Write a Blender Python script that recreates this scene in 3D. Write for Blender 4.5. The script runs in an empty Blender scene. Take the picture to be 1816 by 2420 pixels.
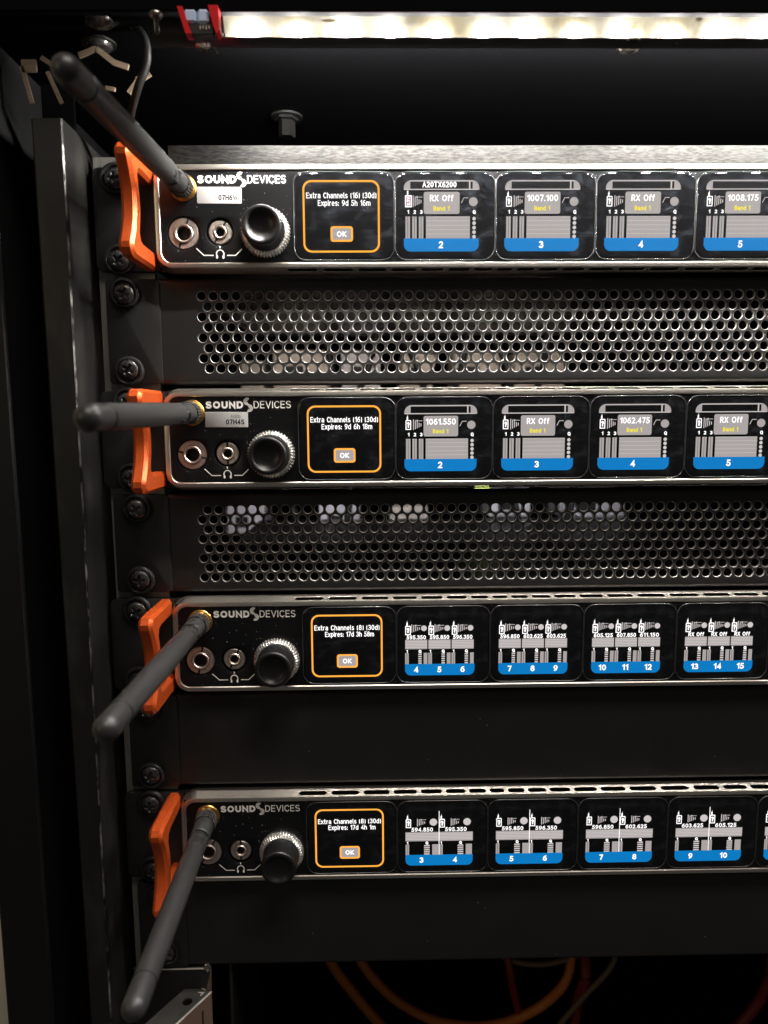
import bpy, bmesh, math, random
from mathutils import Vector, Matrix
R = math.radians
PI = math.pi
random.seed(7)
MM = 0.001
scene = bpy.context.scene
COL = scene.collection

# ------------------------------------------------------------------ camera
cam_d = bpy.data.cameras.new('camera')
cam = bpy.data.objects.new('camera', cam_d)
COL.objects.link(cam)
CAM = Vector((85.77, -308.27, -79.86))
right = Vector((0.99983455, -0.01708501, -0.00624327))
fwd = Vector((0.01614381, 0.99161293, -0.12823093))
up = Vector((0.00838173, 0.12810893, 0.99172468))
m = Matrix((right, up, -fwd)).transposed().to_4x4()
m.translation = CAM * MM
cam.matrix_world = m
cam_d.sensor_fit = 'VERTICAL'
cam_d.sensor_height = 24.0
cam_d.lens = 24.0 * 1740.0 / 2420.0
cam_d.clip_start = 0.01
cam_d.clip_end = 20.0
cam_d.dof.use_dof = True
cam_d.dof.focus_distance = 0.312
cam_d.dof.aperture_fstop = 6.5
scene.camera = cam

# ------------------------------------------------------------------ world, lamps, exposure
scene.view_settings.view_transform = 'Standard'
scene.view_settings.look = 'None'
scene.view_settings.exposure = 0.0
scene.view_settings.gamma = 1.0
scene.cycles.use_denoising = True
scene.cycles.max_bounces = 6
scene.cycles.sample_clamp_indirect = 4.0
world = bpy.data.worlds.new('World')
scene.world = world
world.use_nodes = True
bg = world.node_tree.nodes['Background']
bg.inputs[0].default_value = (1.0, 0.96, 0.92, 1)
bg.inputs[1].default_value = 0.05


def area(name, loc, target, size, size_y, power, color):
    d = bpy.data.lights.new(name, 'AREA')
    d.shape = 'RECTANGLE'
    d.size = size * MM
    d.size_y = size_y * MM
    d.energy = power
    d.color = color
    if name == 'rear_fill':
        d.spread = R(80)
    o = bpy.data.objects.new(name, d)
    COL.objects.link(o)
    o.location = Vector(loc) * MM
    o.rotation_euler = (Vector(target) - Vector(loc)).to_track_quat('-Z', 'Y').to_euler()
    return o


# the room's ceiling lamp, up and behind the photographer, then an added yellow fill at left to tint the antenna tips
area('room_lamp', (330, -560, 1050), (140, 0, -180), 700, 300, 12.0, (1.0, 0.90, 0.81))
area('side_fill', (-520, -520, 120), (-60, 0, -160), 160, 300, 0.5, (1.0, 0.85, 0.5))
area('rear_fill', (120, 110, -28), (120, 230, -58), 260, 8, 0.05, (1.0, 0.88, 0.78))  # added fill, unseen, brightening the boxes behind the upper perforated panel
area('rear_fill', (120, 110, -116), (120, 230, -150), 280, 8, 0.06, (0.97, 0.95, 1.0))  # the same kind of added fill behind the lower perforated panel
LED_POWER = 4600.0


# ------------------------------------------------------------------ materials
def mat(name, color=(0.5, 0.5, 0.5), rough=0.5, metal=0.0, spec=0.5, emit=None, estr=1.0, coat=0.0):
    mt = bpy.data.materials.new(name)
    mt.use_nodes = True
    p = mt.node_tree.nodes['Principled BSDF']
    p.inputs['Base Color'].default_value = (*color, 1)
    p.inputs['Roughness'].default_value = rough
    p.inputs['Metallic'].default_value = metal
    p.inputs['Specular IOR Level'].default_value = spec
    p.inputs['Coat Weight'].default_value = coat
    if emit:
        p.inputs['Emission Color'].default_value = (*emit, 1)
        p.inputs['Emission Strength'].default_value = estr
    return mt


def coords(mt, scale=(1, 1, 1)):
    nt = mt.node_tree
    tc = nt.nodes.new('ShaderNodeTexCoord')
    mp = nt.nodes.new('ShaderNodeMapping')
    mp.inputs['Scale'].default_value = scale
    nt.links.new(tc.outputs['Object'], mp.inputs['Vector'])
    return mp.outputs['Vector']


def noise(mt, scale, detail=2.0, stretch=(1, 1, 1), rough=0.5):
    nt = mt.node_tree
    n = nt.nodes.new('ShaderNodeTexNoise')
    n.inputs['Scale'].default_value = scale
    n.inputs['Detail'].default_value = detail
    n.inputs['Roughness'].default_value = rough
    nt.links.new(coords(mt, stretch), n.inputs['Vector'])
    return n.outputs['Fac']


def bump(mt, fac, strength, dist=0.0001):
    nt = mt.node_tree
    b = nt.nodes.new('ShaderNodeBump')
    b.inputs['Strength'].default_value = strength
    b.inputs['Distance'].default_value = dist
    nt.links.new(fac, b.inputs['Height'])
    nt.links.new(b.outputs['Normal'], nt.nodes['Principled BSDF'].inputs['Normal'])


def vary(mt, fac, socket, lo, hi, f0=0.3, f1=0.7):
    nt = mt.node_tree
    r = nt.nodes.new('ShaderNodeMapRange')
    for k, v in zip((1, 2, 3, 4), (f0, f1, lo, hi)):
        r.inputs[k].default_value = v
    nt.links.new(fac, r.inputs[0])
    nt.links.new(r.outputs[0], nt.nodes['Principled BSDF'].inputs[socket])


def mixcol(mt, fac, a, b, f0=0.3, f1=0.7):
    nt = mt.node_tree
    r = nt.nodes.new('ShaderNodeMapRange')
    r.inputs[1].default_value = f0
    r.inputs[2].default_value = f1
    nt.links.new(fac, r.inputs[0])
    mx = nt.nodes.new('ShaderNodeMix')
    mx.data_type = 'RGBA'
    mx.inputs[6].default_value = (*a, 1)
    mx.inputs[7].default_value = (*b, 1)
    nt.links.new(r.outputs[0], mx.inputs[0])
    nt.links.new(mx.outputs[2], nt.nodes['Principled BSDF'].inputs['Base Color'])


def dust(mt, base, speck=(0.45, 0.43, 0.4), cells=330.0, size=0.055, keep=0.80):
    """sparse lint specks: small voronoi dots, most of them masked away"""
    nt = mt.node_tree
    v = nt.nodes.new('ShaderNodeTexVoronoi')
    v.inputs['Scale'].default_value = cells
    nt.links.new(coords(mt), v.inputs['Vector'])
    lt = nt.nodes.new('ShaderNodeMath')
    lt.operation = 'LESS_THAN'
    lt.inputs[1].default_value = size
    nt.links.new(v.outputs['Distance'], lt.inputs[0])
    sep = nt.nodes.new('ShaderNodeSeparateColor')
    nt.links.new(v.outputs['Color'], sep.inputs[0])
    gt = nt.nodes.new('ShaderNodeMath')
    gt.operation = 'GREATER_THAN'
    gt.inputs[1].default_value = keep
    nt.links.new(sep.outputs[0], gt.inputs[0])
    mu = nt.nodes.new('ShaderNodeMath')
    mu.operation = 'MULTIPLY'
    nt.links.new(lt.outputs[0], mu.inputs[0])
    nt.links.new(gt.outputs[0], mu.inputs[1])
    mx = nt.nodes.new('ShaderNodeMix')
    mx.data_type = 'RGBA'
    mx.inputs[6].default_value = (*base, 1)
    mx.inputs[7].default_value = (*speck, 1)
    nt.links.new(mu.outputs[0], mx.inputs[0])
    nt.links.new(mx.outputs[2], nt.nodes['Principled BSDF'].inputs['Base Color'])


M = {}
a = M['powder'] = mat('black_powder_coat', (0.0140, 0.0135, 0.0130), 0.42, spec=0.45)
dust(a, (0.0140, 0.0135, 0.0130), cells=300, size=0.05, keep=0.9)
bump(a, noise(a, 2500, 2), 0.12)
vary(a, noise(a, 60, 4), 'Roughness', 0.36, 0.52)
a = M['panel'] = mat('satin_black_panel', (0.004, 0.004, 0.0045), 0.3, spec=0.4)
dust(a, (0.004, 0.004, 0.0045), (0.3, 0.29, 0.27), cells=700, size=0.13, keep=0.72)
bump(a, noise(a, 4200, 2), 0.22)
a = M['perf'] = mat('grey_black_powder_coat', (0.013, 0.0128, 0.0126), 0.42, spec=0.45)
bump(a, noise(a, 2500, 2), 0.12)
a = M['rim'] = mat('hole_edge_highlight', (0.27, 0.265, 0.255), 0.45, 0.6)  # rims coloured lighter than the sheet to paint in bright crescents
vary(a, noise(a, 500, 3), 'Roughness', 0.42, 0.55)
a = M['post'] = mat('worn_black_steel', (0.02, 0.019, 0.018), 0.5, spec=0.3)
mixcol(a, noise(a, 90, 6, (1, 1, 0.35)), (0.010, 0.0097, 0.0092), (0.028, 0.027, 0.025), 0.5, 0.75)
bump(a, noise(a, 900, 3), 0.2)
a = M['sidepaint'] = mat('matt_black_side', (0.0045, 0.0045, 0.005), 0.6, spec=0.25)
bump(a, noise(a, 700, 3), 0.2)
a = M['edge'] = mat('lit_line_steel', (0.25, 0.24, 0.22), 0.4, 0.8)  # broken pale tone paints the lit line along the post
mixcol(a, noise(a, 420, 4, (1, 1, 0.35)), (0.02, 0.02, 0.02), (0.3, 0.29, 0.27), 0.42, 0.66)
bump(a, noise(a, 1200, 3), 0.5)
a = M['rail'] = mat('grey_zinc_rail', (0.24, 0.235, 0.21), 0.5, 0.6)
mixcol(a, noise(a, 400, 4, (1, 1, 0.1)), (0.19, 0.19, 0.17), (0.31, 0.3, 0.27))
a = M['bezel'] = mat('bead_blasted_aluminium', (0.56, 0.51, 0.45), 0.36, 1.0)
mixcol(a, noise(a, 3500, 2), (0.54, 0.50, 0.45), (0.80, 0.75, 0.68))
bump(a, noise(a, 3800, 2), 0.35)
a = M['brushed'] = mat('brushed_dark_metal', (0.22, 0.21, 0.20), 0.38, 1.0)
mixcol(a, noise(a, 1300, 5, (0.3, 1, 1.6)), (0.045, 0.0445, 0.0435), (0.105, 0.103, 0.10), 0.35, 0.68)
bump(a, noise(a, 3200, 2, (0.35, 1, 1)), 0.3)
a = M['glass'] = mat('black_display_glass', (0.0045, 0.0045, 0.005), 0.06, spec=0.5)
vary(a, noise(a, 120, 5, (1, 1, 1.6)), 'Roughness', 0.05, 0.16, 0.45, 0.75)
mixcol(a, noise(a, 110, 6, (1, 1, 1.8), 0.65), (0.0035, 0.0035, 0.004), (0.016, 0.018, 0.022), 0.50, 0.74)
bump(a, noise(a, 60, 2), 0.03)
M['displayrim'] = mat('dark_polished_rim', (0.03, 0.03, 0.032), 0.22, 0.3, spec=0.8)
a = M['orange'] = mat('orange_anodised_aluminium', (0.78, 0.13, 0.018), 0.38, 0.45)
mixcol(a, noise(a, 1500, 3, (1, 0.25, 1)), (0.58, 0.076, 0.011), (0.70, 0.110, 0.019))
bump(a, noise(a, 2200, 2, (1, 0.2, 1)), 0.15)
a = M['rubber'] = mat('matt_black_rubber', (0.026, 0.0255, 0.0255), 0.4, spec=0.5)
bump(a, noise(a, 2600, 3), 0.25)
dust(a, (0.026, 0.0255, 0.0255), (0.3, 0.29, 0.27), cells=260, size=0.05, keep=0.93)
a = M['screw'] = mat('black_oxide_steel', (0.05, 0.048, 0.046), 0.26, 0.6, spec=0.7)
vary(a, noise(a, 900, 3), 'Roughness', 0.18, 0.36)
a = M['washer'] = mat('black_plastic_washer', (0.014, 0.014, 0.014), 0.36)
bump(a, noise(a, 1200, 2), 0.15)
a = M['nickel'] = mat('nickel_plate', (0.66, 0.58, 0.52), 0.42, 1.0)
vary(a, noise(a, 700, 2), 'Roughness', 0.38, 0.52)
a = M['gold'] = mat('gold_plate', (0.62, 0.36, 0.10), 0.3, 1.0)
a = M['black'] = mat('jack_bore_black', (0.003, 0.003, 0.003), 0.6)
a = M['knob'] = mat('black_knob', (0.006, 0.006, 0.0062), 0.36, spec=0.5)
bump(a, noise(a, 4500, 1), 0.12)
a = M['knurl'] = mat('worn_knurled_metal', (0.66, 0.65, 0.62), 0.3, 0.9)
vary(a, noise(a, 1800, 2), 'Roughness', 0.22, 0.4)
a = M['print'] = mat('white_print', (0.88, 0.87, 0.84), 0.5)
a = M['sticker'] = mat('white_label_paper', (0.40, 0.40, 0.395), 0.8, spec=0.1)
a = M['ink'] = mat('black_ink', (0.02, 0.02, 0.02), 0.9, spec=0.0)
a = M['greyink'] = mat('grey_ink', (0.16, 0.16, 0.16), 0.9, spec=0.0)
EM = dict(rough=0.12, spec=0.45)
M['s_white'] = mat('lit_white', (0.01, 0.01, 0.01), emit=(1, 0.97, 0.97), estr=1.35, **EM)
M['s_grey'] = mat('lit_grey', (0.01, 0.01, 0.01), emit=(0.40, 0.365, 0.355), estr=1.0, **EM)
M['s_line'] = mat('lit_light_grey', (0.01, 0.01, 0.01), emit=(0.62, 0.57, 0.56), estr=1.0, **EM)
M['s_blue'] = mat('lit_blue', (0.005, 0.01, 0.02), emit=(0.0, 0.19, 0.53), estr=1.0, **EM)
M['s_yellow'] = mat('lit_yellow', (0.01, 0.01, 0.0), emit=(0.95, 0.80, 0.03), estr=1.0, **EM)
M['s_orange'] = mat('lit_orange', (0.01, 0.005, 0.0), emit=(1.0, 0.40, 0.055), estr=1.25, **EM)
M['s_pink'] = mat('lit_pink', (0.01, 0.01, 0.01), emit=(0.62, 0.38, 0.50), estr=1.0, **EM)
M['s_black'] = mat('unlit_screen', (0.0045, 0.0045, 0.005), **EM)
M['led'] = mat('led_chip', (0.8, 0.8, 0.7), emit=(1.0, 0.96, 0.90), estr=LED_POWER)
a = M['ledtape'] = mat('silicone_led_tape', (0.16, 0.15, 0.11), 0.32, spec=0.6)
mixcol(a, noise(a, 90, 4, (0.5, 1, 1)), (0.016, 0.0135, 0.007), (0.042, 0.040, 0.034), 0.36, 0.60)
bump(a, noise(a, 350, 3), 0.5, 0.0004)
a = M['stain'] = mat('dark_glue_stain', (0.05, 0.04, 0.02), 0.4)
a = M['red'] = mat('red_plastic', (0.62, 0.015, 0.02), 0.3)
a = M['bluewhite'] = mat('clear_blue_plastic', (0.55, 0.66, 0.9), 0.15)
a = M['tan'] = mat('raw_plywood_edge', (0.42, 0.31, 0.22), 0.6)
mixcol(a, noise(a, 500, 3, (0.3, 1, 1)), (0.20, 0.145, 0.10), (0.30, 0.225, 0.165))
a = M['chrome'] = mat('bare_steel', (0.42, 0.38, 0.35), 0.25, 1.0)
vary(a, noise(a, 300, 3), 'Roughness', 0.18, 0.36)
M['brkplate'] = mat('dark_steel_plate', (0.055, 0.053, 0.05), 0.4, 0.3)
M['brightedge'] = mat('glint_steel_edge', (0.62, 0.6, 0.56), 0.35, 0.5)  # pale grey puts the glint of the bracket's steel edges into the colour
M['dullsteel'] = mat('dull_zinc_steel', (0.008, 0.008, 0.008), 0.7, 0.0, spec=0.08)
M['brownsteel'] = mat('brown_tinted_steel', (0.20, 0.13, 0.10), 0.4, 0.3)
M['c_orange'] = mat('orange_cable_jacket', (0.60, 0.165, 0.022), 0.5)
M['c_red'] = mat('red_cable_jacket', (0.20, 0.014, 0.012), 0.5)
M['c_tan'] = mat('tan_wire_jacket', (0.16, 0.10, 0.055), 0.5)
M['c_black'] = mat('black_cable_jacket', (0.009, 0.009, 0.009), 0.5, spec=0.3)
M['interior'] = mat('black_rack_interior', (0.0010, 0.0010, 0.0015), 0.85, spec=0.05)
M['pale'] = mat('pale_beige_plastic', (0.62, 0.55, 0.48), 0.5)
M['palewhite'] = mat('white_plastic', (0.74, 0.72, 0.76), 0.5)
M['lime'] = mat('lime_plastic', (0.42, 0.52, 0.08), 0.5)
a = M['wall'] = mat('beige_wall', (0.62, 0.56, 0.46), 0.8)
mixcol(a, noise(a, 40, 4), (0.5, 0.45, 0.36), (0.66, 0.6, 0.5))


# ------------------------------------------------------------------ mesh helpers (millimetres in, metres out)
class MB:
    def __init__(s):
        s.v, s.f = [], []

    def add(s, vs, fs):
        o = len(s.v)
        s.v += [tuple(p) for p in vs]
        s.f += [tuple(o + i for i in f) for f in fs]

    def loft(s, rings, cap0=False, cap1=False, closed=True):
        n = len(rings[0])
        vs = [p for r in rings for p in r]
        fs = []
        for k in range(len(rings) - 1):
            for i in range(n if closed else n - 1):
                j = (i + 1) % n
                fs.append((k * n + i, k * n + j, (k + 1) * n + j, (k + 1) * n + i))
        if cap0:
            fs.append(tuple(range(n))[::-1])
        if cap1:
            fs.append(tuple((len(rings) - 1) * n + i for i in range(n)))
        s.add(vs, fs)

    def lathe(s, prof, cx=0, cz=0, n=32, cap0=False, cap1=False, mod=None):
        """prof = [(radius, y)], axis along y"""
        rings = []
        for (r, y) in prof:
            ring = []
            for i in range(n):
                t = 2 * PI * i / n
                rr = r * (mod(t, r, y) if mod else 1)
                ring.append((cx + rr * math.cos(t), y, cz + rr * math.sin(t)))
            rings.append(ring)
        s.loft(rings, cap0, cap1)

    def box(s, x0, x1, y0, y1, z0, z1, c=0.0):
        if c <= 0:
            vs = [(x, y, z) for x in (x0, x1) for y in (y0, y1) for z in (z0, z1)]
            s.add(vs, [(0, 1, 3, 2), (4, 6, 7, 5), (0, 4, 5, 1), (2, 3, 7, 6), (0, 2, 6, 4), (1, 5, 7, 3)])
            return
        bm = bmesh.new()
        for x in (x0, x1):
            for y in (y0, y1):
                for z in (z0, z1):
                    sx, sy, sz = (c if x == x0 else -c), (c if y == y0 else -c), (c if z == z0 else -c)
                    bm.verts.new((x, y + sy, z + sz))
                    bm.verts.new((x + sx, y, z + sz))
                    bm.verts.new((x + sx, y + sy, z))
        bmesh.ops.convex_hull(bm, input=bm.verts)
        bmesh.ops.dissolve_limit(bm, angle_limit=0.01, verts=bm.verts, edges=bm.edges)
        bm.verts.index_update()
        s.add([v.co[:] for v in bm.verts], [[v.index for v in f.verts] for f in bm.faces])
        bm.free()

    def rplate(s, x0, x1, z0, z1, r, yf, yb, bev=0.3, seg=6, top=True, bottom=True):
        """rounded-rectangle plate facing -y"""
        rings = []
        for off, y in ((0, yb), (0, yf + bev), (bev * 0.35, yf + bev * 0.25), (bev, yf)):
            rings.append(rrect(x0 + off, x1 - off, z0 + off, z1 - off, max(r - off, 0.05), y, seg, top, bottom))
        s.loft(rings, False, False)
        n = len(rings[0])
        s.f.append(tuple(len(s.v) - n + i for i in range(n)))

    def flat(s, pts, y):
        s.add([(x, y, z) for x, z in pts], [tuple(range(len(pts)))])

    def frect(s, x0, x1, z0, z1, y):
        s.flat([(x0, z0), (x1, z0), (x1, z1), (x0, z1)], y)

    def disc(s, x, z, r, y, n=18):
        s.flat([(x + r * math.cos(2 * PI * i / n), z + r * math.sin(2 * PI * i / n)) for i in range(n)], y)

    def stroke(s, pts, w, y):
        L, Rr = [], []
        for i, p in enumerate(pts):
            p = Vector(p)
            d = Vector((0, 0))
            if i > 0:
                d += (p - Vector(pts[i - 1])).normalized()
            if i < len(pts) - 1:
                d += (Vector(pts[i + 1]) - p).normalized()
            d.normalize()
            nrm = Vector((-d.y, d.x)) * (w / 2)
            L.append(p + nrm)
            Rr.append(p - nrm)
        n = len(pts)
        s.add([(q.x, y, q.y) for q in L + Rr], [(i, i + 1, n + i + 1, n + i) for i in range(n - 1)])

    def tube(s, pts, r, n=10, cap=True):
        P = [Vector(p) for p in pts]
        rings = []
        ref = Vector((0.3, 0.2, 1)).normalized()
        for i, p in enumerate(P):
            d = (P[min(i + 1, len(P) - 1)] - P[max(i - 1, 0)]).normalized()
            u = d.cross(ref)
            if u.length < 0.05:
                u = d.cross(Vector((1, 0, 0)))
            u.normalize()
            w = d.cross(u)
            rings.append([tuple(p + u * r * math.cos(2 * PI * k / n) + w * r * math.sin(2 * PI * k / n)) for k in range(n)])
        s.loft(rings, cap, cap)

    def cell(s, x0, x1, z0, z1, hx, hz, loop, yf, yb, bev, rim=None):
        """a rectangle of sheet with a hole; loop(t, inset) -> (dx, dz) of the hole's edge around its centre"""
        ang = sorted(set([2 * PI * i / loop.n for i in range(loop.n)] + [math.atan2(z - hz, x - hx) % (2 * PI) for x in (x0, x1) for z in (z0, z1)]))
        out, r0, r1, r2 = [], [], [], []
        for t in ang:
            c, sn = math.cos(t), math.sin(t)
            k = min(((x1 - hx) / c if c > 1e-9 else (x0 - hx) / c if c < -1e-9 else 1e9), ((z1 - hz) / sn if sn > 1e-9 else (z0 - hz) / sn if sn < -1e-9 else 1e9))
            out.append((hx + c * k, yf, hz + sn * k))
            dx, dz = loop(t, bev)
            r0.append((hx + dx, yf, hz + dz))
            dx, dz = loop(t, bev * 0.3)
            r1.append((hx + dx, yf + bev * 0.4, hz + dz))
            dx, dz = loop(t, 0)
            r2.append((hx + dx, yf + bev, hz + dz))
        r3 = [(p[0], yb, p[2]) for p in r2]
        if rim is None:
            s.loft([out, r0, r1, r2, r3])
        else:
            s.loft([out, r0])
            rim.loft([r0, r1, r2, r3])

    def mesh(s, name, smooth=35, recalc=True):
        me = bpy.data.meshes.new(name)
        me.from_pydata([(x * MM, y * MM, z * MM) for x, y, z in s.v], [], s.f)
        bm = bmesh.new()
        bm.from_mesh(me)
        bmesh.ops.remove_doubles(bm, verts=bm.verts, dist=1e-6)
        if recalc:
            bmesh.ops.recalc_face_normals(bm, faces=bm.faces)
        bm.to_mesh(me)
        bm.free()
        if smooth:
            me.polygons.foreach_set('use_smooth', [True] * len(me.polygons))
            me.set_sharp_from_angle(angle=R(smooth))
        return me


def rrect(x0, x1, z0, z1, r, y, seg=6, top=True, bottom=True):
    pts = []
    for cx, cz, a0, on in ((x1, z1, 0, top), (x0, z1, 90, top), (x0, z0, 180, bottom), (x1, z0, 270, bottom)):
        rr = r if on else 0.02
        ox = cx - rr if cx == x1 else cx + rr
        oz = cz - rr if cz == z1 else cz + rr
        for k in range(seg + 1):
            t = R(a0 + 90.0 * k / seg)
            pts.append((ox + rr * math.cos(t), y, oz + rr * math.sin(t)))
    return pts


class circle:
    def __init__(s, r, n):
        s.r, s.n = r, n

    def __call__(s, t, inset):
        return (s.r + inset) * math.cos(t), (s.r + inset) * math.sin(t)


class slot:
    """rounded slot, half length a, half height b"""
    def __init__(s, a, b, n=28):
        s.a, s.b, s.n = a, b, n

    def __call__(s, t, inset):
        a, b = s.a + inset, s.b + inset
        c, sn = math.cos(t), math.sin(t)
        k = min(a / abs(c) if abs(c) > 1e-9 else 1e9, b / abs(sn) if abs(sn) > 1e-9 else 1e9)
        x, z = c * k, sn * k
        if abs(x) > a - b:                       # round ends
            h = a - b
            sx = math.copysign(1, x)
            B, C = -2 * sx * h * c, h * h - b * b
            q = (-B + math.sqrt(max(B * B - 4 * C, 0))) / 2
            x, z = c * q, sn * q
        return x, z


def obj(name, me, material, parent=None, loc=(0, 0, 0), rot=(0, 0, 0)):
    if isinstance(me, MB):
        me = me.mesh(name)
    if not me.materials:
        me.materials.append(M[material])
    o = bpy.data.objects.new(name, me)
    COL.objects.link(o)
    o.parent = parent
    o.location = Vector(loc) * MM
    o.rotation_euler = rot
    return o


def tag(o, label=None, cat=None, group=None, kind=None):
    for k, v in (('label', label), ('category', cat), ('group', group), ('kind', kind)):
        if v:
            o[k] = v
    return o


def thing(name, label, cat, loc=(0, 0, 0), group=None, rot=(0, 0, 0)):
    o = bpy.data.objects.new(name, None)
    COL.objects.link(o)
    o.empty_display_size = 0.01
    o.location = Vector(loc) * MM
    o.rotation_euler = rot
    return tag(o, label, cat, group)


def kids(o):
    return [c for c in scene.objects if c.parent == o]


def copy_tree(o, parent=None):
    c = o.copy()
    COL.objects.link(c)
    c.parent = parent
    for ch in kids(o):
        copy_tree(ch, c)
    return c


def arc(cx, cz, rx, rz, a0, a1, n=10):
    return [(cx + rx * math.cos(R(a0 + (a1 - a0) * k / n)), cz + rz * math.sin(R(a0 + (a1 - a0) * k / n))) for k in range(n + 1)]


XH = 0.72            # height of the small letters
bowl = lambda: arc(.5, XH / 2, .5, XH / 2, 0, 360, 16)
# lettering as pen strokes: character -> (width, strokes on a 0..1 box)
GL_ = {
    ' ': (.26, []), '.': (.02, [[(0, 0), (0, .07)]]), ':': (.02, [[(0, 0), (0, .07)], [(0, .5), (0, .57)]]),
    '0': (.5, [arc(.5, .5, .5, .5, 0, 360, 18)]), '1': (.24, [[(0, .8), (1, 1), (1, 0)]]),
    '2': (.46, [arc(.45, .7, .5, .3, 155, -25, 9) + [(0, 0), (1, 0)]]),
    '3': (.46, [arc(.42, .76, .5, .24, 145, -80, 8) + arc(.42, .27, .58, .27, 80, -148, 9)]),
    '4': (.52, [[(.76, 0), (.76, 1), (0, .28), (1, .28)]]),
    '5': (.46, [[(.92, 1), (.16, 1), (.12, .56)] + arc(.4, .3, .6, .31, 115, -148, 9)]),
    '6': (.5, [arc(.5, .31, .5, .31, 170, 530, 16), [(.02, .36), (.1, .64), (.34, .9), (.85, 1)]]),
    '7': (.46, [[(0, 1), (1, 1), (.36, 0)]]),
    '8': (.5, [arc(.5, .76, .42, .24, 0, 360, 14), arc(.5, .26, .5, .26, 0, 360, 14)]),
    '9': (.5, [arc(.5, .69, .5, .31, -10, 350, 16), [(.98, .64), (.9, .36), (.66, .1), (.15, 0)]]),
    'A': (.62, [[(0, 0), (.5, 1), (1, 0)], [(.2, .32), (.8, .32)]]),
    'B': (.5, [[(0, 0), (0, 1), (.5, 1)] + arc(.5, .77, .42, .23, 80, -80, 6) + [(.1, .54)], [(.1, .53)] + arc(.5, .265, .5, .265, 88, -88, 6) + [(0, 0)]]),
    'C': (.56, [arc(.55, .5, .55, .5, 42, 318, 14)]),
    'D': (.58, [[(0, 0), (0, 1), (.4, 1)] + arc(.4, .5, .6, .5, 85, -85, 10) + [(.4, 0), (0, 0)]]),
    'E': (.46, [[(1, 1), (0, 1), (0, 0), (1, 0)], [(0, .52), (.88, .52)]]),
    'H': (.56, [[(0, 0), (0, 1)], [(1, 0), (1, 1)], [(0, .52), (1, .52)]]), 'I': (.02, [[(0, 0), (0, 1)]]),
    'K': (.54, [[(0, 0), (0, 1)], [(.95, 1), (.1, .5), (1, 0)]]),
    'N': (.58, [[(0, 0), (0, 1), (1, 0), (1, 1)]]), 'O': (.68, [arc(.5, .5, .5, .5, 0, 360, 20)]),
    'Q': (.6, [arc(.5, .5, .5, .5, 0, 360, 18), [(.55, .22), (1, -.1)]]),
    'R': (.52, [[(0, 0), (0, 1), (.5, 1)] + arc(.5, .74, .45, .26, 80, -80, 7) + [(.1, .48)], [(.45, .48), (1, 0)]]),
    'S': (.52, [arc(.5, .75, .47, .25, 35, 230, 9) + arc(.5, .25, .5, .25, 60, -150, 10)]),
    'T': (.54, [[(0, 1), (1, 1)], [(.5, 1), (.5, 0)]]), 'U': (.56, [[(0, 1), (0, .36)] + arc(.5, .34, .5, .34, 180, 360, 10) + [(1, 1)]]),
    'V': (.6, [[(0, 1), (.5, 0), (1, 1)]]), 'W': (.88, [[(0, 1), (.25, 0), (.5, .95), (.75, 0), (1, 1)]]),
    'X': (.56, [[(0, 0), (1, 1)], [(0, 1), (1, 0)]]),
    'a': (.44, [arc(.5, .52, .46, .2, 150, 10, 6) + [(1, .45), (1, 0)], [(1, .4)] + arc(.45, .2, .45, .2, 90, 270, 8) + [(1, .06)]]),
    'b': (.48, [[(0, 1), (0, 0)], bowl()]), 'd': (.48, [[(1, 1), (1, 0)], bowl()]),
    'e': (.48, [[(.03, .38), (.98, .38)] + arc(.5, XH / 2, .5, XH / 2, 5, 315, 14)]),
    'f': (.3, [arc(.85, .78, .5, .24, 75, 180, 5) + [(.35, 0)], [(0, XH), (.95, XH)]]),
    'h': (.44, [[(0, 0), (0, 1)], arc(.5, .45, .5, .27, 180, 0, 8) + [(1, 0)]]),
    'i': (.02, [[(0, 0), (0, XH)], [(0, .93), (0, 1.0)]]), 'l': (.1, [[(0, 1), (0, .12), (1, 0)]]),
    'm': (.76, [[(0, 0), (0, XH)], arc(.25, .47, .25, .25, 180, 0, 7) + [(.5, 0)], arc(.75, .47, .25, .25, 180, 0, 7) + [(1, 0)]]),
    'n': (.44, [[(0, 0), (0, XH)], arc(.5, .45, .5, .27, 180, 0, 8) + [(1, 0)]]),
    'p': (.48, [[(0, XH), (0, -.28)], bowl()]), 'r': (.27, [[(0, 0), (0, XH)], arc(.8, .36, .8, .35, 180, 85, 6)]),
    's': (.38, [arc(.5, .54, .46, .18, 40, 235, 7) + arc(.5, .18, .48, .18, 60, -145, 8)]),
    't': (.28, [[(.3, 1), (.3, .2)] + arc(.8, .2, .5, .2, 180, 280, 5), [(0, XH), (1, XH)]]),
    'x': (.44, [[(0, 0), (1, XH)], [(0, XH), (1, 0)]]),
    '(': (.16, [arc(1.2, .42, 1.2, .72, 140, 220, 8)]), ')': (.16, [arc(-.2, .42, 1.2, .72, 40, -40, 8)]),
    '?': (.42, [arc(.45, .74, .5, .26, 160, -60, 8) + [(.5, .42), (.5, .26)], [(.5, 0), (.5, .08)]]),
}


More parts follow.
